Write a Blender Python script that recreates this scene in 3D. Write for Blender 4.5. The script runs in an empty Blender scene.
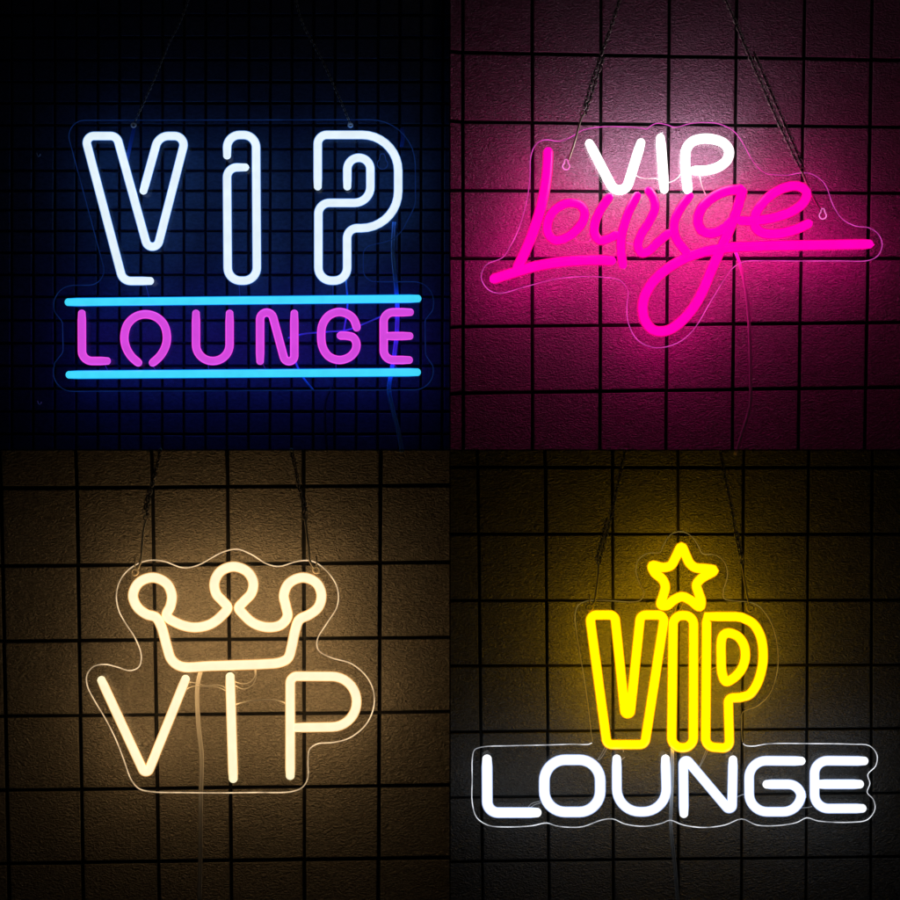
import bpy, bmesh, math, random
from mathutils import Vector
random.seed(7)
S = bpy.context.scene
C = S.collection
D = 1.6            # camera distance from the wall, metres; 1 photo pixel = 1 mm on the wall

def P(px, py, y=0.0):
    s = (D + y) / D
    return Vector(((px - 450) * .001 * s, y, (450 - py) * .001 * s))

# ---------------------------------------------------------------- materials
def newmat(name):
    m = bpy.data.materials.new(name); m.use_nodes = True
    nt = m.node_tree; nt.nodes.clear()
    out = nt.nodes.new('ShaderNodeOutputMaterial')
    return m, nt, out

def emis(name, col, strength, noise=0.0):
    m, nt, out = newmat(name)
    b = nt.nodes.new('ShaderNodeBsdfPrincipled')
    b.inputs['Base Color'].default_value = (col[0] * .35, col[1] * .35, col[2] * .35, 1)
    b.inputs['Roughness'].default_value = .35
    b.inputs['Emission Color'].default_value = (*col, 1)
    b.inputs['Emission Strength'].default_value = strength
    if noise:
        tc = nt.nodes.new('ShaderNodeTexCoord'); n = nt.nodes.new('ShaderNodeTexNoise')
        n.inputs['Scale'].default_value = 70; n.inputs['Detail'].default_value = 2
        mr = nt.nodes.new('ShaderNodeMapRange')
        mr.inputs['From Min'].default_value = .3; mr.inputs['From Max'].default_value = .7
        mr.inputs['To Min'].default_value = strength * (1 - noise); mr.inputs['To Max'].default_value = strength * (1 + noise)
        nt.links.new(tc.outputs['Object'], n.inputs['Vector'])
        nt.links.new(n.outputs['Fac'], mr.inputs['Value'])
        nt.links.new(mr.outputs['Result'], b.inputs['Emission Strength'])
    nt.links.new(b.outputs[0], out.inputs[0])
    return m

def plain(name, col, rough=.5, metal=0.0, trans=0.0):
    m, nt, out = newmat(name)
    b = nt.nodes.new('ShaderNodeBsdfPrincipled')
    b.inputs['Base Color'].default_value = (*col, 1)
    b.inputs['Roughness'].default_value = rough
    b.inputs['Metallic'].default_value = metal
    if trans:
        t = nt.nodes.new('ShaderNodeBsdfTranslucent'); t.inputs[0].default_value = (*col, 1)
        mx = nt.nodes.new('ShaderNodeMixShader'); mx.inputs[0].default_value = trans
        nt.links.new(b.outputs[0], mx.inputs[1]); nt.links.new(t.outputs[0], mx.inputs[2])
        nt.links.new(mx.outputs[0], out.inputs[0])
    else:
        nt.links.new(b.outputs[0], out.inputs[0])
    return m

def acrylic(name, tint, haze):
    """clear sheet: passes light, reflects by Fresnel, a trace of tinted translucent haze"""
    m, nt, out = newmat(name)
    tr = nt.nodes.new('ShaderNodeBsdfTransparent'); tr.inputs[0].default_value = (.97, .97, .97, 1)
    gl = nt.nodes.new('ShaderNodeBsdfGlossy'); gl.inputs['Roughness'].default_value = .04
    lw = nt.nodes.new('ShaderNodeLayerWeight'); lw.inputs[0].default_value = .5
    pw = nt.nodes.new('ShaderNodeMath'); pw.operation = 'POWER'; pw.inputs[1].default_value = 5
    fr = nt.nodes.new('ShaderNodeMath'); fr.operation = 'MULTIPLY_ADD'; fr.inputs[1].default_value = .4; fr.inputs[2].default_value = .018
    nt.links.new(lw.outputs['Facing'], pw.inputs[0]); nt.links.new(pw.outputs[0], fr.inputs[0])
    m1 = nt.nodes.new('ShaderNodeMixShader')
    nt.links.new(fr.outputs[0], m1.inputs[0]); nt.links.new(tr.outputs[0], m1.inputs[1]); nt.links.new(gl.outputs[0], m1.inputs[2])
    df = nt.nodes.new('ShaderNodeBsdfTranslucent'); df.inputs[0].default_value = (*tint, 1)
    m2 = nt.nodes.new('ShaderNodeMixShader'); m2.inputs[0].default_value = haze
    nt.links.new(m1.outputs[0], m2.inputs[1]); nt.links.new(df.outputs[0], m2.inputs[2])
    nt.links.new(m2.outputs[0], out.inputs[0])
    return m

def tile_mat(name, c1, c2, rough, bump, scale, dist=.0007):
    """embossed leather-grain tile: horizontally stretched wrinkles"""
    m, nt, out = newmat(name)
    N = nt.nodes.new; L = nt.links.new
    tc = N('ShaderNodeTexCoord')
    mp = N('ShaderNodeMapping'); mp.inputs['Scale'].default_value = (.62, 1, 1.15)
    L(tc.outputs['Object'], mp.inputs['Vector'])
    # warp so the wrinkles wander
    w = N('ShaderNodeTexNoise'); w.inputs['Scale'].default_value = 140; w.inputs['Detail'].default_value = 2
    L(tc.outputs['Object'], w.inputs['Vector'])
    sc = N('ShaderNodeVectorMath'); sc.operation = 'SCALE'; sc.inputs['Scale'].default_value = .006
    L(w.outputs['Color'], sc.inputs[0])
    ad = N('ShaderNodeVectorMath'); ad.operation = 'ADD'
    L(mp.outputs[0], ad.inputs[0]); L(sc.outputs[0], ad.inputs[1])
    n1 = N('ShaderNodeTexNoise'); n1.inputs['Scale'].default_value = scale; n1.inputs['Detail'].default_value = 4
    n1.inputs['Roughness'].default_value = .65
    L(ad.outputs[0], n1.inputs['Vector'])
    v = N('ShaderNodeTexVoronoi'); v.feature = 'SMOOTH_F1'; v.inputs['Scale'].default_value = scale * .8
    L(ad.outputs[0], v.inputs['Vector'])
    h = N('ShaderNodeMath'); h.operation = 'ADD'
    L(n1.outputs['Fac'], h.inputs[0]); L(v.outputs['Distance'], h.inputs[1])
    b1 = N('ShaderNodeBump'); b1.inputs['Strength'].default_value = bump; b1.inputs['Distance'].default_value = dist
    L(h.outputs[0], b1.inputs['Height'])
    n2 = N('ShaderNodeTexNoise'); n2.inputs['Scale'].default_value = 28; n2.inputs['Detail'].default_value = 3
    L(tc.outputs['Object'], n2.inputs['Vector'])
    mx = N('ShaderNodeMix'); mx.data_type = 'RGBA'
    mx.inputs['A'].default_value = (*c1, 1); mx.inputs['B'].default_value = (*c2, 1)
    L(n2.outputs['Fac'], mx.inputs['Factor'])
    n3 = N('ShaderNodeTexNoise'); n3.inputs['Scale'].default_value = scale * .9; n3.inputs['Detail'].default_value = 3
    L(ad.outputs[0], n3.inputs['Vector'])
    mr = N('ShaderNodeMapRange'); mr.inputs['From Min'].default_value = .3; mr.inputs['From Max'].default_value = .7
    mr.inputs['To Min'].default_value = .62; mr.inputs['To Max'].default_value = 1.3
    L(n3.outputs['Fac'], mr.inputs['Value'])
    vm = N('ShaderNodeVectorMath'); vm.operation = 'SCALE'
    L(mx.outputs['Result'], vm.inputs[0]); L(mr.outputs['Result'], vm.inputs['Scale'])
    b = N('ShaderNodeBsdfPrincipled')
    b.inputs['Roughness'].default_value = rough
    b.inputs['Specular IOR Level'].default_value = .5
    L(vm.outputs[0], b.inputs['Base Color']); L(b1.outputs[0], b.inputs['Normal'])
    L(b.outputs[0], out.inputs[0])
    return m

# ---------------------------------------------------------------- paths (in photo pixels)
def rounded(pts, closed=False, seg=9):
    """polyline whose corners (x, y, radius) are replaced by arcs"""
    n = len(pts); out = []
    for i, p in enumerate(pts):
        a = Vector(p[:2]); r = p[2] if len(p) > 2 else 0
        if (not closed and i in (0, n - 1)) or r == 0:
            out.append(a); continue
        u = (Vector(pts[i - 1][:2]) - a); v = (Vector(pts[(i + 1) % n][:2]) - a)
        lu, lv = u.length, v.length; u.normalize(); v.normalize()
        ang = u.angle(v); half = ang / 2
        t = r / math.tan(half)
        tm = min(lu, lv) * .98
        if t > tm: t = tm; r = t * math.tan(half)
        bis = (u + v).normalized(); c = a + bis * (r / math.sin(half))
        s = a + u * t - c; e = a + v * t - c
        a0 = math.atan2(s.y, s.x); a1 = math.atan2(e.y, e.x)
        d = (a1 - a0 + math.pi) % (2 * math.pi) - math.pi
        for k in range(seg + 1):
            q = a0 + d * k / seg
            out.append(c + Vector((math.cos(q), math.sin(q))) * r)
    return dedupe(resample_long(out, closed), closed)

def dedupe(p, closed):
    q = [p[0]]
    for a in p[1:]:
        if (a - q[-1]).length > .25: q.append(a)
    if closed and (q[0] - q[-1]).length < .25: q.pop()
    return q

def resample_long(p, closed, step=12):
    q = []
    n = len(p)
    for i in range(n if closed else n - 1):
        a = p[i]; b = p[(i + 1) % n]; q.append(a)
        k = int((b - a).length // step)
        for j in range(1, k + 1): q.append(a.lerp(b, j / (k + 1)))
    if not closed: q.append(p[-1])
    return q

def spline(pts, closed=False, sub=6):
    p = [Vector(a[:2]) for a in pts]; n = len(p); out = []
    for i in range(n if closed else n - 1):
        if closed: a, b, c, d = p[i - 1], p[i], p[(i + 1) % n], p[(i + 2) % n]
        else:
            b, c = p[i], p[i + 1]
            a = p[i - 1] if i else b * 2 - c
            d = p[i + 2] if i + 2 < n else c * 2 - b
        # centripetal-like tension keeps uneven traces smooth
        l0, l1, l2 = [max(1e-3, x) ** .5 for x in ((b - a).length, (c - b).length, (d - c).length)]
        m1 = ((b - a) / l0 - (c - a) / (l0 + l1) + (c - b) / l1) * l1
        m2 = ((c - b) / l1 - (d - b) / (l1 + l2) + (d - c) / l2) * l1
        for k in range(sub):
            t = k / sub; t2 = t * t; t3 = t2 * t
            out.append(b * (2*t3 - 3*t2 + 1) + m1 * (t3 - 2*t2 + t) + c * (-2*t3 + 3*t2) + m2 * (t3 - t2))
    if not closed: out.append(p[-1])
    return dedupe(out, closed)

# ---------------------------------------------------------------- mesh helpers
def link(name, bm, mats, parent=None, smooth=True):
    me = bpy.data.meshes.new(name)
    bmesh.ops.recalc_face_normals(bm, faces=bm.faces)
    bm.to_mesh(me); bm.free()
    for m in mats: me.materials.append(m)
    if smooth: me.shade_smooth()
    o = bpy.data.objects.new(name, me); C.objects.link(o)
    if parent:
        o.parent = parent
        off = Vector((0, 0, 0)); q = parent
        while q: off += q.location; q = q.parent
        me.transform(__import__('mathutils').Matrix.Translation(-off))
    return o

def tangents(p, closed):
    n = len(p); T = []
    for i in range(n):
        a = p[i - 1] if (i or closed) else p[i]
        b = p[(i + 1) % n] if (i < n - 1 or closed) else p[i]
        T.append((b - a).normalized())
    return T

def flex(bm, path, w, y0, h, closed=False):
    """LED flex: flat-backed strip with upright side walls and a domed diffuser"""
    r = w / 2
    prof = [(-1.13, 0, 1), (-1.13, .14 * h, 1), (-1, .2 * h, 1), (-1, h - r, 0)]
    for k in range(1, 12):
        a = math.pi - math.pi * k / 12
        prof.append((math.cos(a), (h - r) + math.sin(a) * r, 0))
    prof += [(1, h - r, 1), (1, .2 * h, 1), (1.13, .14 * h, 1), (1.13, 0, 1)]
    T = tangents(path, closed); rings = []
    def ring(c, t, k, hk=1.0):
        nrm = Vector((-t.y, t.x))
        lim = 1.13 if k == 1 else 1.0        # the flange stops short of the rounded end caps
        return [bm.verts.new(P(c.x + nrm.x * max(-lim, min(lim, a)) * r * k, c.y + nrm.y * max(-lim, min(lim, a)) * r * k, y0 - d * hk * .001)) for a, d, m in prof]
    seq = [(path[i], T[i], 1, 1) for i in range(len(path))]
    if not closed:
        pre = []; post = []
        for a in (80, 60, 40, 20):
            q = math.radians(a); o = math.sin(q) * r - r * .9; k = math.cos(q); hk = .72 + .28 * k ** .7
            pre.append((path[0] - T[0] * (o + r * .0), T[0], k, hk))
            post.insert(0, (path[-1] + T[-1] * o, T[-1], k, hk))
        # pull the first/last true ring in by a radius so ends stay where traced
        seq = [s for s in seq if (s[0] - path[0]).length > r * .75 and (s[0] - path[-1]).length > r * .75] or seq[1:-1]
        seq = pre + seq + post
    for s in seq: rings.append(ring(*s))
    m = len(prof); n = len(rings)
    for i in range(n if closed else n - 1):
        A, B = rings[i], rings[(i + 1) % n]
        for j in range(m):
            f = bm.faces.new((A[j], A[(j + 1) % m], B[(j + 1) % m], B[j]))
            # 0 diffuser crown, 1 mounting flange, 2 back, 3 upright walls, 4 shoulders of the dome
            cap = (not closed) and (i < 3 or i >= n - 4)
            f.material_index = 2 if j == m - 1 else 4 if j in (3, 4, 13, 14) else 0 if cap or 5 <= j <= 12 else 3 if j in (2, 15) else 1
    if not closed: 
        bm.faces.new(rings[0][::-1]); bm.faces.new(rings[-1])

def wire3(bm, pts, r, closed=False, seg=8, mat=0):
    """round wire through 3-D points"""
    n = len(pts); rings = []
    up = Vector((0, -1, 0))
    for i in range(n):
        a = pts[i - 1] if (i or closed) else pts[i]
        b = pts[(i + 1) % n] if (i < n - 1 or closed) else pts[i]
        t = (b - a).normalized()
        if t.length < .5: t = Vector((0, 0, 1))
        ref = up if abs(t.dot(up)) < .95 else Vector((1, 0, 0))
        u = t.cross(ref).normalized(); v = u.cross(t)
        rings.append([bm.verts.new(pts[i] + (u * math.cos(q) + v * math.sin(q)) * r) for q in [2 * math.pi * k / seg for k in range(seg)]])
    for i in range(n if closed else n - 1):
        A, B = rings[i], rings[(i + 1) % n]
        for j in range(seg):
            f = bm.faces.new((A[j], A[(j + 1) % seg], B[(j + 1) % seg], B[j])); f.material_index = mat
    if not closed:
        bm.faces.new(rings[0][::-1]); bm.faces.new(rings[-1])

BY = -.046                 # back of every acrylic board
BF = BY - .003             # front of the board
TY = BF - .0002            # back of the light tubes
def standoff(d):
    global BY, BF, TY
    BY = -d; BF = BY - .003; TY = BF - .0002

class Sign:
    def __init__(s, px, py, label):
        s.root = bpy.data.objects.new('neon_sign', None); C.objects.link(s.root)
        s.root.location = P(px, py, BY); s.root.empty_display_size = .02
        s.root['label'] = label; s.root['category'] = 'neon sign'
        s.root['group'] = 'neon signs hung on tiled walls'
    def tube(s, name, paths, w, mats, lift=0.0, label=None, h=None):
        bm = bmesh.new()
        for k, pc in enumerate(paths):
            path, closed = pc
            flex(bm, path, w, TY - lift - .0005 * k, (h or w * 1.25), closed)
        o = link(name, bm, mats, s.root)
        if label: o['label'] = label
        return o
    def board(s, path, m, me, r=.0005, split=None):
        bm = bmesh.new()
        f = [bm.verts.new(P(a.x, a.y, BF)) for a in path]; b = [bm.verts.new(P(a.x, a.y, BY)) for a in path]
        bm.faces.new(f); bm.faces.new(b[::-1]); n = len(path)
        for i in range(n): bm.faces.new((f[i], f[(i + 1) % n], b[(i + 1) % n], b[i]))
        o = link('acrylic_board', bm, [m], s.root, smooth=False)
        bm = bmesh.new()  # rim emission stands in for tube light carried through the sheet
        if split:                    # two rim pieces: lower one given a bright painted glow, upper a dim one
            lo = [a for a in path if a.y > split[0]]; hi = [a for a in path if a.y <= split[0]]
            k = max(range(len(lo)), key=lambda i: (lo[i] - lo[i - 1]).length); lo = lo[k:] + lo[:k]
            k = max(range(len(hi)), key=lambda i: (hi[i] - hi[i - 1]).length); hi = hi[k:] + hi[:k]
            wire3(bm, [P(a.x, a.y, BF + .0004) for a in lo], r, False, 8); link('board_edge_glow', bm, [me], o)
            bm = bmesh.new(); wire3(bm, [P(a.x, a.y, BF + .0004) for a in hi], r * .9, False, 8); link('board_edge_glow', bm, [split[1]], o)
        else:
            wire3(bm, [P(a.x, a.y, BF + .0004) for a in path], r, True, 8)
            link('board_edge_glow', bm, [me], o)
        s.bd = o
        return o
    def wire(s, name, pts, r, m, y=None, twin=0):
        if y is None: y = BY + .002
        p = spline(pts)
        bm = bmesh.new()
        n = len(p)
        def dep(i): return y
        wire3(bm, [P(a.x - twin / 2, a.y, dep(i)) for i, a in enumerate(p)], r * .001, False, 8)
        if twin: wire3(bm, [P(a.x + twin / 2, a.y, dep(i) + .0003) for i, a in enumerate(p)], r * .001, False, 8)
        return link(name, bm, [m], s.root)
    def eyelet(s, x, y, m, r=3.3, pin=13):
        bm = bmesh.new()
        wire3(bm, [P(x + r * math.cos(a), y + r * math.sin(a), BF - .001) for a in [2 * math.pi * k / 24 for k in range(24)]], .00105, True)
        o = link('eyelet', bm, [m], s.root)
        if pin:
            bm = bmesh.new(); wire3(bm, [P(x, y - r, BF - .001), P(x + .2, y - r - pin / 2, BF - .0012), P(x, y - r - pin, BF - .001)], .0007)
            link('pin', bm, [m], o)
        return o
    def keyhole(s, x, y, k, m, wr=.00045):
        """teardrop hanging slot cut through the sheet"""
        pts = []
        for i in range(19):
            a = math.radians(-60 + 300 * i / 18); pts.append((x + k * math.cos(a), y + k * math.sin(a)))
        pts = [(x + k * math.sin(math.radians(a)), y + k * math.cos(math.radians(a))) for a in range(-145, 146, 15)]
        pts += [(x + k * .5, y - k * 1.5), (x + k * .3, y - k * 1.95), (x - k * .3, y - k * 1.95), (x - k * .5, y - k * 1.5)]
        bm = bmesh.new(); wire3(bm, [P(a, b, BF - .0002) for a, b in pts], wr, True)
        link('hanging_slot', bm, [m], s.root)

def chain(pts, hook, label, m, mh, size=1.0, double=None):
    y = BF - .003
    # steel chain: interlocked oval links turned by a quarter one after the other, then a bent wire hook
    p = [P(a.x, a.y, y) for a in spline(pts, sub=10)]
    root = bpy.data.objects.new('hanging_chain', None); C.objects.link(root)
    root.location = p[-1]; root.empty_display_size = .01
    root['label'] = label; root['category'] = 'chain'; root['group'] = 'chains holding up the neon signs'
    def run(p, bm, ph=0):
        pitch = .0029 * size; a_ = .00215 * size; b_ = .00125 * size; wr = .00046 * size
        # walk the curve
        acc = 0; k = ph; nxt = 0
        for i in range(len(p) - 1):
            seg = p[i + 1] - p[i]; L = seg.length; t = seg.normalized()
            while nxt <= acc + L:
                c = p[i] + t * (nxt - acc)
                s1 = t.cross(Vector((0, 1, 0))).normalized(); s2 = t.cross(s1)
                ang = math.radians(25 + 90 * (k % 2) + random.uniform(-12, 12))
                u = s1 * math.cos(ang) + s2 * math.sin(ang)
                loop = [c + t * a_ * math.cos(q) + u * b_ * math.sin(q) for q in [2 * math.pi * j / 12 for j in range(12)]]
                wire3(bm, loop, wr, True, 6, mat=k % 2)
                nxt += pitch; k += 1
            acc += L
    bm = bmesh.new(); run(p, bm)
    if double:
        q0, q1, off = double
        run([P(a.x + off, a.y, y + .002) for a in spline([q0, q1])], bm, 1)
    link('links', bm, [m, M['shaded_link']], root)  # every second link painted dark so the bright ones read as glints
    if hook:
        bm = bmesh.new(); hp = [P(a.x, a.y, y - .0003) for a in spline(hook)]
        wire3(bm, hp, .0008 * size)
        e = hp[0]; r = .0016 * size
        wire3(bm, [e + Vector((r * math.cos(q), 0, r + r * math.sin(q))) for q in [2 * math.pi * j / 14 for j in range(14)]], .0005 * size, True)
        link('hook', bm, [mh], root)
    return root

# ---------------------------------------------------------------- walls
def ext(l, lo, hi):
    """continue a list of (a, b) groove ends outward past the frame"""
    l = list(l)
    d = (l[1][0] - l[0][0], l[1][1] - l[0][1])
    while min(l[0]) > lo: l.insert(0, (l[0][0] - d[0], l[0][1] - d[1]))
    d = (l[-1][0] - l[-2][0], l[-1][1] - l[-2][1])
    while max(l[-1]) < hi: l.append((l[-1][0] + d[0], l[-1][1] + d[1]))
    return l

def wall(box, V, H, gap, mats, label, tilt=.0, bev=.9, lim=None, depth=.005):
    x0, y0, x1, y1 = box            # photo area of this wall; grooves traced at its edges
    lx0, ly0, lx1, ly1 = lim        # how far the wall is built
    V = ext(V, lx0, lx1); H = ext(H, ly0, ly1)
    bm = bmesh.new()
    def cross(v, h):
        # v: x at y0/y1, h: y at x0/x1
        x = v[0]; y = h[0]
        for _ in range(4):
            y = h[0] + (h[1] - h[0]) * (x - x0) / (x1 - x0)
            x = v[0] + (v[1] - v[0]) * (y - y0) / (y1 - y0)
        return x, y
    g = gap / 2
    def clampx(x): return max(lx0, min(lx1, x))
    def clampy(y): return max(ly0, min(ly1, y))
    for i in range(len(V) - 1):
        for j in range(len(H) - 1):
            c = [cross(V[i], H[j]), cross(V[i + 1], H[j]), cross(V[i + 1], H[j + 1]), cross(V[i], H[j + 1])]
            sg = [(1, 1), (-1, 1), (-1, -1), (1, -1)]
            jit = [random.uniform(-.25, .25) for _ in range(8)]
            rings = []
            dz = random.uniform(-1, 1) * tilt; dx = random.uniform(-1, 1) * tilt
            for inset, y in ((g, depth), (g + .15, .0011), (g + bev * .45, .0003), (g + bev, 0.0)):
                R = []
                for k in range(4):
                    x = c[k][0] + sg[k][0] * inset + jit[k]; yy = c[k][1] + sg[k][1] * inset + jit[k + 4]
                    off = (sg[k][0] * dx + sg[k][1] * dz) * .001 if y < .002 else 0
                    R.append((clampx(x), clampy(yy), y + off))
                rings.append(R)
            R = rings[-1]
            if abs(R[1][0] - R[0][0]) < .5 or abs(R[3][1] - R[0][1]) < .5: continue
            vs = [[bm.verts.new(P(*q[:2]) + Vector((0, q[2], 0))) for q in R] for R in rings]
            for r_, (a, b) in enumerate(zip(vs[:-1], vs[1:])):
                for k in range(4):
                    f = bm.faces.new((a[k], a[(k + 1) % 4], b[(k + 1) % 4], b[k]))
                    if r_ == 0: f.material_index = 1
            bm.faces.new(vs[-1])
    # black backing that shows in the grooves
    q = [P(lx0, ly0), P(lx1, ly0), P(lx1, ly1), P(lx0, ly1)]
    f = [bm.verts.new(a + Vector((0, depth - .0004, 0))) for a in q]; b = [bm.verts.new(a + Vector((0, .02, 0))) for a in q]
    fs = [bm.faces.new(f), bm.faces.new(b)] + [bm.faces.new((f[k], f[(k + 1) % 4], b[(k + 1) % 4], b[k])) for k in range(4)]
    for a in fs: a.material_index = 1
    o = link('wall', bm, mats, smooth=False)
    o['kind'] = 'structure'; o['label'] = label
    return o

M = {}
M['grout'] = plain('black_joint', (.004, .004, .004), .8)
M['tile_blue'] = tile_mat('navy_tile', (.035, .04, .06), (.05, .055, .08), .45, .25, 420)
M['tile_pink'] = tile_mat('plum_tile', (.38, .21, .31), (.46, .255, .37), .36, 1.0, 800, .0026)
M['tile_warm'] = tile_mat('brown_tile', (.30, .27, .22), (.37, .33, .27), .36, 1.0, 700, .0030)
M['tile_yell'] = tile_mat('charcoal_tile', (.092, .098, .105), (.125, .132, .14), .40, 1.0, 800, .0022)

wall((0, 0, 450, 450), [(11.3 + 21.6 * k, 11.3 + 21.55 * k) for k in range(21)],
     [(y, y) for y in (15, 37.3, 59.6, 81.8, 103, 125, 148.9, 170.7, 190.7, 210, 231, 252.7, 274.9, 296.7, 320.5, 343.4, 366, 389, 411.8, 434.3)],
     2.1, [M['tile_blue'], M['grout']], 'wall of small dark navy square tiles', tilt=.12, bev=.8, lim=(-60, -60, 449.4, 449.4))
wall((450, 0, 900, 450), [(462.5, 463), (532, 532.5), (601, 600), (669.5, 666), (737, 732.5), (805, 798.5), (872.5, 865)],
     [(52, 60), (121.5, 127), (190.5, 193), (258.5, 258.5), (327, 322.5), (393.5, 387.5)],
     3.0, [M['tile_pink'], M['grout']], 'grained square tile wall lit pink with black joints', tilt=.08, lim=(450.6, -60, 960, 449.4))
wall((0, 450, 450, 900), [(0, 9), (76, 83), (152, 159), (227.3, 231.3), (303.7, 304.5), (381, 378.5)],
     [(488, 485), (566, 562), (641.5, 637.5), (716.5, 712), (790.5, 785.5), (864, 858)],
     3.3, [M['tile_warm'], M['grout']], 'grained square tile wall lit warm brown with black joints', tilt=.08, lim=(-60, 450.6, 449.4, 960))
wall((450, 450, 900, 900), [(477.5, 482.5), (545, 549), (612.3, 613.5), (678, 678.5), (744, 741.5), (809, 806), (872.5, 871)],
     [(467, 467.5), (534, 534), (600.5, 600), (666, 665), (732, 728.5), (797.5, 793), (862, 857)],
     2.4, [M['tile_yell'], M['grout']], 'grained charcoal square tile wall with black joints', tilt=.08, lim=(450.6, 450.6, 960, 960))

# upright divider boards added to keep each sign's light in its own bay
M['divider'] = plain('matt_black_board', (.003, .003, .003), .9)
bm = bmesh.new()
def boxv(bm, x0, x1, y0, y1, z0, z1):
    v = [bm.verts.new((x, y, z)) for x in (x0, x1) for y in (y0, y1) for z in (z0, z1)]
    for f in ((0, 1, 3, 2), (4, 6, 7, 5), (0, 4, 5, 1), (2, 3, 7, 6), (0, 2, 6, 4), (1, 5, 7, 3)):
        bm.faces.new([v[k] for k in f])
boxv(bm, -.00045, .00045, -.085, .02, -.51, .51)
o = link('light_divider_upright', bm, [M['divider']], smooth=False); o['kind'] = 'structure'
bm = bmesh.new()
boxv(bm, -.51, -.0006, -.085, .02, -.00045, .00045)
boxv(bm, .0006, .51, -.085, .02, -.00045, .00045)
o = link('light_divider_shelf', bm, [M['divider']], smooth=False); o['kind'] = 'structure'

# ---------------------------------------------------------------- light tubes' silicone
def flexset(name, front, fs, flange, ss, back, bs, walls, shoulder, hs):
    return [emis(name + '_front', front, fs, .05), emis(name + '_flange', flange, ss), emis(name + '_back', back, bs), emis(name + '_wall', back, walls), emis(name + '_shoulder', shoulder, hs)]  # unseen back glow added to light the wall, tinted apart from the front
E_ice = flexset('ice_white_flex', (.80, .92, 1.0), .98, (.06, .25, .9), .5, (.08, .30, 1.0), 1.9, 1.2, (.66, .86, 1), .95)
E_cyan = flexset('cyan_flex', (.055, .70, .98), 1.0, (.0, .18, .9), .6, (.0, .10, 1.0), 3.0, 1.2, (.02, .55, .95), 1.0)
E_vio = flexset('magenta_flex', (.66, .065, .72), 1.0, (.85, .02, .7), .7, (.10, .03, 1.0), 2.6, 1.2, (1, .13, .86), 1.0)
E_pink = flexset('hot_pink_flex', (1.0, .0, .46), 1.1, (1.0, .0, .2), .85, (1.0, .0, .33), 9.5, 1.2, (1, .0, .36), 1.0)
E_whiteA = flexset('white_flex', (1, .99, .97), 1.6, (1, .9, .95), 1.3, (1, .98, 1.0), 9.0, 7.0, (1, 1, .95), 1.3)
E_warm = flexset('warm_white_flex', (1.0, .91, .60), 1.05, (1.0, .42, .10), .62, (1.0, .62, .26), 5.2, 1.9, (1, .82, .42), 1.0)
E_yell = flexset('yellow_flex', (1.0, .90, .0), 1.25, (1.0, .30, .0), .8, (1.0, .52, .0), 8.2, .6, (1, .72, .0), 1.1)
E_cool = flexset('cool_white_flex', (.93, .96, 1.0), 1.3, (.40, .55, 1.0), .8, (.80, .9, 1.0), 1.1, .5, (.85, .92, 1), 1.05)

M['steel'] = plain('steel', (1, .97, .92), .25, .25)
M['dark_steel'] = plain('dark_steel', (.95, .90, .82), .25, .25)
M['shaded_link'] = plain('shaded_link_steel', (.05, .05, .05), .3, .6)  # dark tone for the links between the imitated glints
M['brass'] = plain('brass', (1, .88, .68), .3, .1)
M['clear_wire'] = plain('clear_cable', (.9, .86, .8), .3, 0, .15)
M['blue_wire'] = plain('pale_cable_dim', (.35, .60, 1), .35, 0, .1)
M['black_wire'] = plain('black_cable', (.01, .01, .01), .5)

# ================================================================ 1. blue bay
standoff(0.036)
s = Sign(246, 391, 'ice white VIP over magenta LOUNGE between two cyan bars on navy wall')
s.board(rounded([(64, 120.3, 16), (108.4, 285, 15), (50.5, 285.5, 20), (54.5, 312, 8), (62.5, 322, 8), (63.2, 352, 8), (54.5, 363, 8),
                 (50.5, 391.5, 19), (435, 389.8, 19), (433, 366, 8), (425.6, 355, 8), (425, 320, 8), (433, 310, 8), (435.5, 281.7, 20),
                 (363.3, 281.7, 12), (363.3, 247, 10), (398, 239, 30), (415.5, 205, 25), (415, 119.6, 45)], True),
        acrylic('clear_sheet_blue', (.10, .25, .9), .035), emis('edge_glow_blue', (0.02, 0.1, 0.5), 0.13, .5), r=.00042)
R = rounded
s.tube('letter', [(R([(149.6 + 4, 281), (123, 281, 10), (84.8, 136, 7), (116.7, 136, 8), (152.7, 266.2, 6.75), (186.1, 136, 9), (158.6, 136, 13), (142.6, 194)]), False)], 8.2, E_ice)
s.tube('letter', [(R([(227.1, 159), (227.1, 135, 12.5), (256, 135, 12.5), (256.9, 280.7, 13), (227.8, 280.7, 13), (227, 167.4, 10), (248.6, 167.4)]), False)], 8.2, E_ice)
s.tube('letter', [(R([(317.8, 190), (317.8, 134.9, 9), (398.2, 134.9, 36), (398.2, 228.2, 37), (347.1, 228.2, 10), (347.2, 280.7, 13), (318.4, 280.7, 13),
                      (318.4, 202.9, 11), (370.4, 202.9, 16), (370.4, 157.8, 11.4), (347.3, 157.8, 11.4), (347.3, 190)]), False)], 8.2, E_ice)
s.tube('light_bar', [(R([(65, 302.2), (421, 298.6)]), False)], 8.0, E_cyan, label='cyan light bar above the word LOUNGE')
s.tube('light_bar', [(R([(66, 374.8), (420.5, 372.2)]), False)], 8.0, E_cyan, label='cyan light bar below the word LOUNGE')
W = 7.7
s.tube('letter', [(R([(81.8, 310), (82, 361, 10), (110.5, 361)]), False)], W, E_vio)
s.tube('letter', [(spline([(141, 365), (131, 356), (125.6, 346), (124.4, 336), (127.5, 324.5), (135.5, 316.8), (145.7, 314.3), (156, 317), (163.8, 324.5), (166.9, 336), (165.6, 346), (160, 356), (150, 365)]), False)], W, E_vio)
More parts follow.
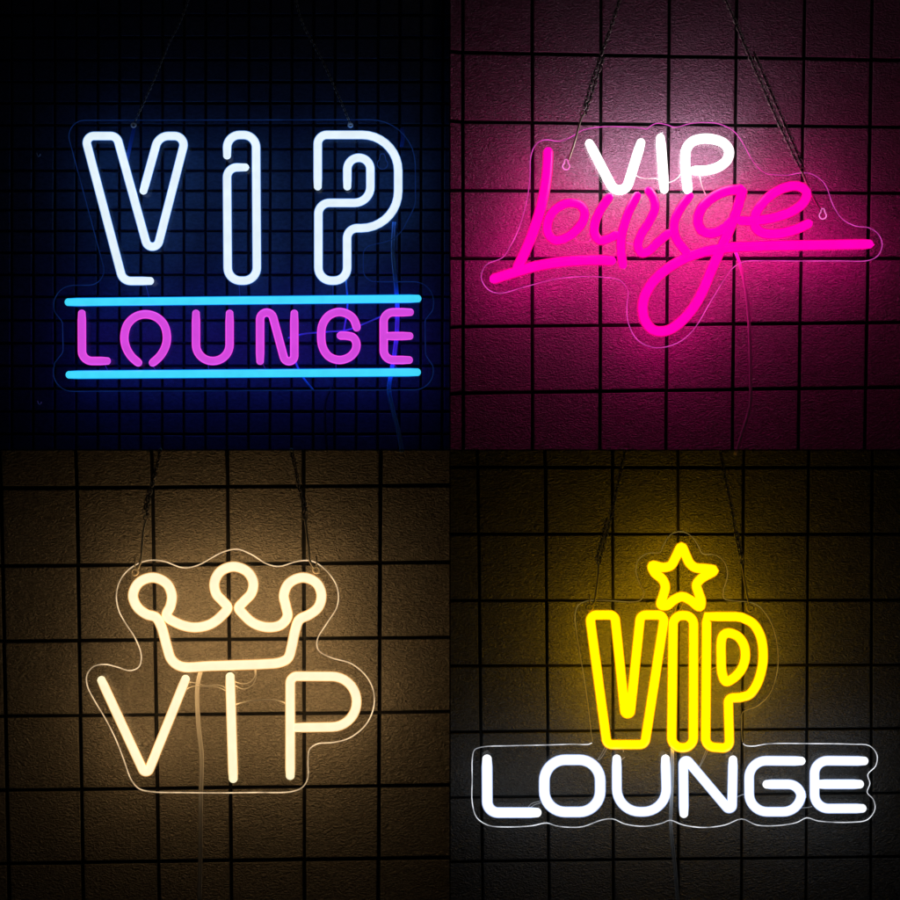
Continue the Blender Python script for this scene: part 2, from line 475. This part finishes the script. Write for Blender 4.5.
s.tube('letter', [(R([(196, 310), (196, 361, 16.5), (229.6, 361, 16.5), (229.6, 310)]), False)], W, E_vio)
s.tube('letter', [(R([(260.1, 364.5), (260.1, 269, 6.6), (294.3, 396.6, 5.35), (294.3, 310)]), False)], W, E_vio)
s.tube('letter', [(spline([(357.8, 331), (353.5, 319), (347, 313.8), (338.5, 312), (329, 315.5), (322.6, 324.5), (321.2, 336), (322.8, 347.5), (329, 356.5), (339.3, 360), (349.5, 357), (355.5, 350), (356.2, 342.5), (353, 337.5), (347, 335.8), (337, 335.6)]), False)], W, E_vio)
s.tube('letter', [(R([(413.5, 312.2), (383.6, 312.2, 9.5), (383.8, 360, 9.5), (412.5, 360)]), False), (R([(382, 336), (413, 336)]), False)], W, E_vio)
s.keyhole(382.5, 164, 5.2, emis('slot_rim_glow', (.03, .12, .5), .2, .5), .0003)  # slot rim emits, imitating light carried in the sheet
for x in (133.6, 350.5): s.eyelet(x, 125, M['steel'], 1.9, 0)
bw = M['blue_wire']
s.wire('power_cord', [(394.4, 222), (393.2, 252), (396, 285), (397.5, 312), (396, 343), (391, 374), (389, 390), (392.6, 409), (398.7, 432.6), (402, 452)], 1.15, bw, twin=2.2)
s.wire('lead_wire', [(346, 278), (347.5, 306), (344, 330)], .9, bw)
s.wire('lead_wire', [(386.4, 314), (366, 323), (347, 330), (325, 332), (303, 334), (288, 338)], .8, bw)
s.wire('lead_wire', [(291, 350), (296, 363), (303.3, 377.6), (314, 391)], 1.0, bw)
s.wire('lead_wire', [(331.4, 387), (326, 400), (325, 420), (327, 452)], 1.2, M['black_wire'], y=-.006)
for a in ([(145, 282), (149, 297)], [(239, 284), (240, 297)], [(333, 284), (333, 296)], [(104, 363), (108, 371)], [(152, 364), (156, 371)], [(208, 363), (209, 371)], [(263, 364), (266, 370)], [(336, 363), (336, 370)], [(393, 362), (397, 369)]):
    s.wire('lead_wire', a, .35, plain('thin_lead', (.25, .2, .5), .4), y=TY)
# flat translucent blue bands hanging just behind the sheet
for a in ([(134, 128), (130.5, 144), (127, 160)], [(402, 128), (403, 138), (401.5, 147)]):
    p = [Vector(q) for q in a]; bm = bmesh.new()
    vs = [[bm.verts.new(P(q.x + d, q.y, BY + .0035 + e)) for d, e in ((-1.9, 0), (1.9, 0), (1.9, .0006), (-1.9, .0006))] for q in p]
    for A, B in zip(vs[:-1], vs[1:]):
        for k in range(4): bm.faces.new((A[k], A[(k + 1) % 4], B[(k + 1) % 4], B[k]))
    bm.faces.new(vs[0]); bm.faces.new(vs[-1])
    link('blue_band', bm, [plain('translucent_blue', (.08, .2, .6), .4, 0, .5)], s.root, smooth=False)
chain([(191, -8), (181, 20), (169, 44), (153, 82), (142, 106), (134.4, 123)], None, 'fine dim chain at the left of the ice white VIP sign', M['steel'], M['steel'], .8)
chain([(294, -8), (302, 22), (320, 56), (338, 95), (350, 123)], None, 'fine dim chain at the right of the ice white VIP sign', M['steel'], M['steel'], .8)
for x, y, lb in ((38.5, 155, 'upper tiny hook on the navy wall left of the sign'), (39.5, 403, 'lower tiny hook on the navy wall below the sign')):
    bm = bmesh.new()
    wire3(bm, [P(x - 1.8, y - 2.2, .001), P(x - 1.8, y - 1.8, -.004), P(x - 1.2, y + .4, -.006), P(x, y + 1.6, -.0065), P(x + 1.4, y + .8, -.006), P(x + 1.9, y - 1, -.006)], .00045)
    o = link('wall_hook', bm, [M['steel']]); o['label'] = lb; o['category'] = 'hook'; o['group'] = 'hooks in the navy wall'

# ================================================================ 2. pink bay
standoff(0.034)
s = Sign(672, 347, 'white VIP above hot pink handwritten Lounge with long underline')
s.board(spline([(502.5, 257.6), (510, 246.7), (518.3, 230), (526.7, 201.7), (530, 176.7), (530.8, 156.7), (536, 144.3), (545, 139.8), (560, 141.3), (573.3, 135.8), (583.3, 130), (600, 127), (620, 126.7), (640, 127.8), (646.7, 129),
                (650.5, 126), (657, 123.3), (666.7, 124.7), (675, 127.3), (690, 123.6), (706.7, 122.4), (720, 124.2), (733.3, 130.8), (742.2, 142), (753.3, 161.7), (765, 173), (778.3, 175), (789, 175), (800, 173), (811, 173.8), (824.4, 183.3),
                (833.3, 205.6), (842.2, 218.9), (855.6, 226), (868.9, 227.8), (878, 233.8), (882.2, 244), (878.4, 255), (868.9, 260.4), (840, 260.9), (800, 261), (760, 260.8), (744.4, 261.6), (733.3, 267.6), (726, 277), (711, 301),
                (693.3, 330), (677.8, 342.8), (655.6, 347.8), (637.8, 340.2), (628.4, 323.3), (626.9, 305.6), (628, 291), (620, 280.5), (600, 277), (581, 276.7), (554.4, 279.3), (525.6, 286.7), (498.9, 293.3), (487.8, 289.2), (481.2, 277.5), (486.2, 265)], True, 4),
        acrylic('clear_sheet_pink', (.6, .5, .6), .008), emis('edge_glow_pink', (1, .10, .75), .6, .5), r=.00045)
W = 9.0
s.tube('letter', [(R([(587.6, 140), (621.6, 205.6, 9.5), (642.1, 139)]), False)], W, E_whiteA)
s.tube('letter', [(R([(660.2, 134), (664.5, 193.2)]), False)], W, E_whiteA)
s.tube('letter', [(spline([(688.4, 194), (686.6, 180), (685.2, 162), (686.4, 149), (692, 141.8), (703, 138.6), (715, 139.6), (724.5, 143.8), (729, 151), (727, 160), (718.5, 166.8), (706, 170.4), (690, 170.6)]), False)], W, E_whiteA)
W = 9.6
s.tube('letter', [(spline([(548.2, 147.5), (548, 160), (546.7, 176.7), (542.8, 200), (534.5, 228), (524, 254), (515.5, 271)]), False)], W, E_pink)
s.tube('underline', [(spline([(490, 280), (514.4, 272.4), (536.7, 266), (558.9, 262.2), (581, 260.4), (600, 260), (615.5, 260.9)]), False)], W, E_pink, lift=.0012)
s.tube('letter', [(spline([(571, 202.8), (580.5, 205.3), (584.6, 212.5), (583, 221), (576, 230.5), (565.5, 238), (555, 240), (548.3, 233.5), (547.8, 223), (552.3, 213), (561, 205.6)], True), True)], 8.4, E_pink)
s.tube('letter', [(spline([(611.5, 194), (601, 209), (595.2, 222), (594.6, 234), (600, 240.2), (610, 238), (619, 233)]), False),
                  (spline([(638.8, 192.5), (630, 209), (624, 225.6), (621.2, 239), (621.2, 252), (623.5, 268.5)]), False)], 8.4, E_pink)
s.tube('letter', [(spline([(646.6, 187.5), (653.4, 198), (655, 208), (649.5, 221), (641, 235), (638, 246), (641.5, 252.8), (648, 251.3), (658, 242), (671, 231)]), False),
                  (spline([(692, 193), (681, 207.5), (674.6, 221.5), (675.4, 236.5), (683, 248), (692, 258)]), False)], 8.4, E_pink)
s.tube('letter', [(spline([(744, 187.6), (738.5, 189.2), (727, 190.8), (713.3, 197), (701.5, 208.5), (697.8, 221.5), (702.5, 231), (713, 233), (724, 228), (733, 219)]), False),
                  (spline([(743.4, 187.2), (737.5, 208), (730, 228), (721.7, 247), (712.5, 267.5), (702.2, 292), (693, 308), (680, 322.5), (666.7, 330.6), (653, 329.8), (644.5, 319), (643, 303), (649, 287.5), (660, 274.5), (676, 263), (692, 255.5), (708, 250.8), (728.9, 247.6), (760, 246.2), (811, 245.2), (873, 244)]), False)], 9.4, E_pink, lift=.0006)
s.tube('letter', [(spline([(737, 220.6), (753.3, 220.6), (773.3, 217.8), (793.3, 210.5), (804.5, 201), (806.4, 191.5), (797, 186), (781, 189), (766, 199.5), (756, 213), (754.3, 224.5), (760.5, 232), (773.3, 234), (793.3, 230.2), (812, 222)]), False)], 9.0, E_pink)
pr = emis('slot_rim_glow_pink', (1, .25, .75), .9, .5)  # painted glow for the sheet's light at both slots
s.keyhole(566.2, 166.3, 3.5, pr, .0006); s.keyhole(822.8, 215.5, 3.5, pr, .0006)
cw = M['clear_wire']
s.wire('lead_wire', [(634, 171), (637.5, 176.5), (645, 178.6), (656.7, 178.8), (666, 182.8), (672, 181.5), (677.5, 178), (683, 171)], .5, cw, y=BY + .001)
s.wire('lead_wire', [(699, 172), (701.7, 185), (707, 198)], .5, cw, y=BY + .001)
s.wire('lead_wire', [(574.5, 236), (577.5, 241.5), (583, 243.2), (589, 241.5), (592, 237)], .45, cw)
s.wire('lead_wire', [(626, 242.5), (632, 244), (638, 243.5)], .45, cw)
s.wire('power_cord', [(733, 247), (737.5, 257), (744, 281), (747.8, 307.8), (749.3, 330), (750, 352), (750.4, 375), (750, 405), (743, 430), (735, 455)], 1.6, plain('cord_pink', (.95, .7, .85), .35, 0, .1), y=-.022)
chain([(622, -8), (611, 27), (601, 55), (591, 84), (583.5, 110)], [(582.3, 115.5), (579.5, 124), (576, 137), (572, 150), (568.5, 160)], 'steel chain and hook at the left of the pink Lounge sign', M['steel'], M['brass'], 1.35, ((600, 58), (583, 112), 3.0))
chain([(722, -8), (736, 23), (749, 55), (766, 94), (782, 130), (800, 168)], [(802.3, 172), (807, 184), (813, 197), (820.5, 210)], 'steel chain and hook at the right of the pink Lounge sign', M['steel'], M['brass'], 1.35, ((752, 55), (800, 166), 3.0))

# ================================================================ 3. warm bay
standoff(0.044)
s = Sign(231, 792, 'warm white crown above warm white VIP on brown wall')
s.board(spline([(94.2, 700), (87.4, 686), (87, 675), (93.5, 666.6), (104.9, 664.4), (117, 667), (129.8, 670.6), (138.8, 667), (141.3, 655.6), (135, 637.8), (126, 624), (119, 611), (116.4, 595), (120.9, 579), (131.6, 567.4), (147.6, 560.6), (163.6, 561.3),
                (183, 567.8), (197.3, 565.5), (222.2, 552.4), (237, 549.2), (252, 554.8), (266.2, 563.6), (278.7, 566.5), (298.2, 561.2), (312.4, 561.3), (326.7, 571), (337.3, 588), (337.3, 605.8), (326.7, 623.6), (317.3, 639.6), (318.4, 650), (330.2, 657.3),
                (351.6, 663.8), (366.5, 676.5), (373.4, 691), (373.6, 707.5), (365.8, 724.7), (349.8, 737.8), (333.8, 742.4), (317, 744), (309.4, 749.6), (308, 762), (307.6, 779), (302, 787.6), (291, 791.7), (255, 792.5), (220, 792.9), (185, 792.6), (151, 791.7), (139, 788.6), (131.4, 780), (123.5, 759), (115.6, 738.9), (105, 718)], True, 5),
        acrylic('clear_sheet_warm', (.6, .5, .35), .006), emis('edge_glow_warm', (1, .72, .42), .75, .5), r=.0006)
crown = [(166.6, 615.5), (170.5, 606), (171.8, 595), (166.5, 583.4), (153, 577.5), (139, 582.6), (133, 595), (137.2, 606.8), (146.5, 614.2), (156, 617.4), (161.5, 627), (167, 646.7), (171.5, 659.5), (181, 666.4), (210, 666), (240, 665), (262, 664.2), (280, 662.4), (288, 658), (291.6, 647), (295, 631),
         (299.5, 619.5), (309, 614.8), (318.2, 607.3), (321.4, 595), (316.4, 583), (303, 577.5), (289.3, 583), (283.8, 595), (285.8, 605.8), (287.4, 616.2), (280.8, 624.8), (268, 627.3), (254, 623.4), (243.8, 614.7), (238.9, 607.8), (244.4, 601), (251.5, 593), (253.2, 582), (247, 571.5), (233.6, 566.6), (220.4, 571.5), (214.4, 583),
         (216.4, 594), (222.6, 601), (227.5, 607.5), (221.6, 615.8), (209.8, 624.4), (193.8, 627.4), (177.8, 623.4)]
s.tube('crown_tube', [(spline(crown, True), True)], 9.6, E_warm)
s.tube('letter', [(R([(99.9, 676.8), (146.2, 777, 3.5), (187, 675.6)]), False)], 9.0, E_warm)
s.tube('letter', [(R([(230, 672.8), (233.3, 782.5)]), False)], 9.2, E_warm)
s.tube('letter', [(R([(290.2, 779.5), (290.2, 676.2, 7), (356.6, 676.5, 25), (356.6, 726.6, 25), (293, 727.6)]), False)], 9.2, E_warm)
s.eyelet(134.8, 572, M['brass'], 3.2, 11); s.eyelet(316.4, 570, M['brass'], 3.2, 11)
s.wire('power_cord', [(201.5, 668), (197.6, 685.6), (198.2, 721), (201.6, 756.7), (200.9, 792), (200.7, 820), (200.4, 854.7), (199.3, 905)], 1.25, cw, y=-.03, twin=2.0)
s.wire('lead_wire', [(185, 682), (190, 682.2), (197.5, 683.4), (204.4, 685.6), (216.9, 684.9), (222, 686), (228, 690)], .5, cw)
s.wire('lead_wire', [(184, 693), (188, 688.5), (194, 686.4), (206, 686.6), (217, 687), (228, 692)], .5, cw)
s.wire('lead_wire', [(254.6, 667), (254.8, 676.5), (250.2, 682), (243, 683.8), (233, 681)], .5, cw)
s.wire('lead_wire', [(255.6, 667), (256, 677), (252, 685.5), (243.5, 689), (234, 685)], .5, cw)
s.wire('lead_wire', [(234, 705), (246.7, 701.6), (264.4, 699.8), (278.7, 700.7), (289, 705)], .7, cw)
chain([(160, 451.5), (156.5, 468), (152.7, 482), (149.5, 497), (147, 515)], [(145.8, 520), (143.6, 531), (142.2, 545), (141, 560), (137.8, 569)], 'steel chain and hook at the left of the warm white crown', M['dark_steel'], M['brass'], 1.4, ((151.5, 490), (146.5, 514), -2.6))
chain([(291.6, 451.5), (295.5, 470), (299.3, 488.7), (302, 500), (303.6, 516)], [(305.2, 520), (307, 535), (308.6, 548), (309.6, 560), (314, 568)], 'steel chain and hook at the right of the warm white crown', M['dark_steel'], M['brass'], 1.4, ((301.3, 500), (304, 514), 2.4))

# ================================================================ 4. yellow bay
standoff(0.036)
s = Sign(674, 826, 'yellow outlined VIP under a star with cool white LOUNGE below')
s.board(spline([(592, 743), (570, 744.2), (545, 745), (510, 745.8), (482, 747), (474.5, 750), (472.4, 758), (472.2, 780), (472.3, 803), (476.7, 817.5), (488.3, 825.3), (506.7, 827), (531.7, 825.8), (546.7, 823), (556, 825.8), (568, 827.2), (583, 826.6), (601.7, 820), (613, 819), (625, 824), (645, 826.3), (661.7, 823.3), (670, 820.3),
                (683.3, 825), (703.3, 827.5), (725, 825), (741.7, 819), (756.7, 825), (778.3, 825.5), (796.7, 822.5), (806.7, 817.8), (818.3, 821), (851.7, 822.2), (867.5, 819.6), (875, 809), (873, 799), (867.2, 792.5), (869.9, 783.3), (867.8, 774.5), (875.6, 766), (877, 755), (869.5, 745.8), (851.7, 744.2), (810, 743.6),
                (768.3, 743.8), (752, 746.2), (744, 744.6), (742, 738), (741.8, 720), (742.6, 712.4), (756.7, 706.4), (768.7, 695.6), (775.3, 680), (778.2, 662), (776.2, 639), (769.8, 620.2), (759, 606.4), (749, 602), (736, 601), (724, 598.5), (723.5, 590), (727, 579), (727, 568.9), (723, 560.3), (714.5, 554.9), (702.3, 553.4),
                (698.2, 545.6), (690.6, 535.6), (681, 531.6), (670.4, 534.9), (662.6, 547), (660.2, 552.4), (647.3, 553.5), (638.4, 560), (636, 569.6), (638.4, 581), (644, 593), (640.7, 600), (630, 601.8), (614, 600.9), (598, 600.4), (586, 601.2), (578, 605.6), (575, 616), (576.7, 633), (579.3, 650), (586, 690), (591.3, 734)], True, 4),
        acrylic('clear_sheet_yellow', (.6, .55, .4), .006), emis('edge_glow_bright', (.9, .93, 1), .7, .6), r=.00048, split=(742.5, emis('edge_glow_dim', (1, .75, .2), .12, .6)))
star = [(681.5, 546.8), (676, 556.6), (671, 565.3), (663.3, 567.4), (652.2, 565.6), (654.5, 572.4), (662.4, 579.4), (665.3, 586.7), (663, 596), (660.9, 604.6), (666.5, 605.6), (674, 599.9), (682, 596.6), (690.4, 600.2), (699.8, 606.8), (701.2, 601), (698.6, 592.8), (696.6, 584.6), (701.5, 578.4), (714.2, 570.4), (706, 568.6), (695.5, 567.6), (690, 563.6), (686, 555.6)]
s.tube('star_tube', [(spline(star, True), True)], 9.2, E_yell)
W = 9.0
s.tube('letter', [(R([(589.6, 615, 6), (614.9, 615, 6), (627.6, 738.6, 2.85), (640.5, 615, 6), (664.7, 615, 6), (644.8, 744.6, 6), (607, 744.6, 6)], True), True)], W, E_yell)
s.tube('letter', [(R([(673.3, 615.5, 9), (693.6, 615.5, 9), (693.3, 747.7, 10), (671.6, 747.7, 10)], True), True)], W, E_yell)
s.tube('letter', [(R([(706.8, 616.5, 6), (736, 616.6)], False) + spline([(742, 617.4), (753, 623.5), (760.3, 635.5), (763, 650), (762.2, 667), (757, 684), (749.5, 694.5), (740, 697.6)]) + R([(734, 697.8), (728.2, 698, 5), (729.6, 748.4, 6.5), (705.6, 746.8, 9), (706.6, 622)], False), True),
                  (spline([(722.6, 636.5), (728, 633), (738, 636.6), (744, 645.5), (745.2, 658), (741, 670), (733, 678.5), (726, 681.6), (722.3, 674), (721.2, 658)], True), True)], W, E_yell)
W = 9.8
s.tube('letter', [(R([(487, 755), (487.3, 812.6, 11), (541, 812.6)]), False)], W, E_cool)
s.tube('letter', [(R([(544.3, 759.8, 21), (600.2, 759.8, 21), (600.2, 812, 21), (544.3, 812, 21)], True), True)], W, E_cool)
s.tube('letter', [(R([(616.7, 755), (617, 811.8, 23), (667, 811.8, 23), (665.3, 755)]), False)], 9.0, E_cool)
s.tube('letter', [(R([(683.9, 817.5), (683.2, 755.5, 3), (732, 813.5, 3), (733, 756)]), False)], 8.9, E_cool)
s.tube('letter', [(R([(805, 761), (749, 760.6, 17), (749.3, 811.8, 18), (801.5, 811.8, 18), (801, 784.3, 13), (763, 784.3)]), False)], 8.9, E_cool)
s.tube('letter', [(R([(868, 761), (814.4, 760.6, 13), (814.6, 808.6, 14), (866, 808.4)]), False), (R([(815, 784.2), (863.5, 784.2)]), False)], 8.9, E_cool)
s.eyelet(589.6, 607.3, M['brass'], 3.0, 10); s.eyelet(750.3, 608.5, M['brass'], 3.0, 0)
s.wire('power_cord', [(672, 742), (672.3, 765), (671.7, 792), (670.6, 820), (671.5, 835), (675, 868), (678, 905)], 1.0, plain('grey_cord', (.75, .75, .75), .35, 0, .1), y=-.035, twin=1.6)
for a in ([(606, 745), (602, 753), (597.5, 760)], [(608, 746), (602.5, 756), (599, 760)], [(706.5, 749), (703, 758), (699, 767)], [(708.5, 749), (704, 759), (700, 767)], [(679, 600), (676.5, 607), (674, 614)], [(684, 600), (681, 608), (676, 613)],
          [(659.5, 668), (663.3, 659.3), (670, 656)], [(697, 664), (702, 654.7), (706, 650)], [(710, 671), (714, 668), (719, 667)], [(734, 799), (740, 795.6), (747, 793.6)], [(801, 808), (807, 807.6), (812, 806.6)],
          [(527, 809), (531, 804), (540, 801)], [(529, 809), (534, 805), (541, 802.5)], [(620, 762), (622, 759.5), (625, 757)], [(623, 748), (623.5, 752)]):
    s.wire('lead_wire', a, .42, cw, y=BF - .001)
chain([(625, 451.5), (620, 475), (613.3, 506.7), (606.5, 535), (600.3, 560)], [(599, 564), (598.2, 575), (596.6, 588), (594.3, 602), (591.5, 606)], 'thin chain and hook at the left of the yellow star', M['steel'], M['brass'], 1.2, ((609, 520), (599, 560), -2.4))
chain([(720.5, 451.5), (725, 478), (731, 504.4), (735, 530), (740.4, 560)], [(741.6, 564), (743.5, 575), (746, 590), (749, 604)], 'thin chain and hook at the right of the yellow star', M['steel'], M['brass'], 1.2, ((737, 532), (742.5, 560), 0))

# the photographer's dim room lamp: gives the chains and eyelets their small glints
L_ = bpy.data.lights.new('room_lamp', 'AREA'); L_.shape = 'DISK'; L_.size = .12; L_.energy = .09; L_.color = (1, .92, .8)
lo_ = bpy.data.objects.new('room_lamp', L_); C.objects.link(lo_); lo_.location = (.25, -1.3, 1.0)
lo_.rotation_euler = (Vector((0, 0, 0)) - lo_.location).to_track_quat('-Z', 'Y').to_euler()

# ---------------------------------------------------------------- camera, world, render
cam = bpy.data.cameras.new('camera'); co = bpy.data.objects.new('camera', cam); C.objects.link(co)
co.location = (0, -D, 0); co.rotation_euler = (math.radians(90), 0, 0)
cam.sensor_width = 36; cam.lens = 36 * D / .9; cam.clip_end = 100; cam.clip_start = .01
S.camera = co
w = bpy.data.worlds.new('World'); S.world = w; w.use_nodes = True
w.node_tree.nodes['Background'].inputs[0].default_value = (.5, .55, .7, 1)
w.node_tree.nodes['Background'].inputs[1].default_value = .0015
S.render.engine = 'CYCLES'
S.cycles.use_denoising = True
S.view_settings.view_transform = 'Standard'; S.view_settings.look = 'None'
S.view_settings.exposure = 0; S.view_settings.gamma = 1
S.render.resolution_x = S.render.resolution_y = 1024
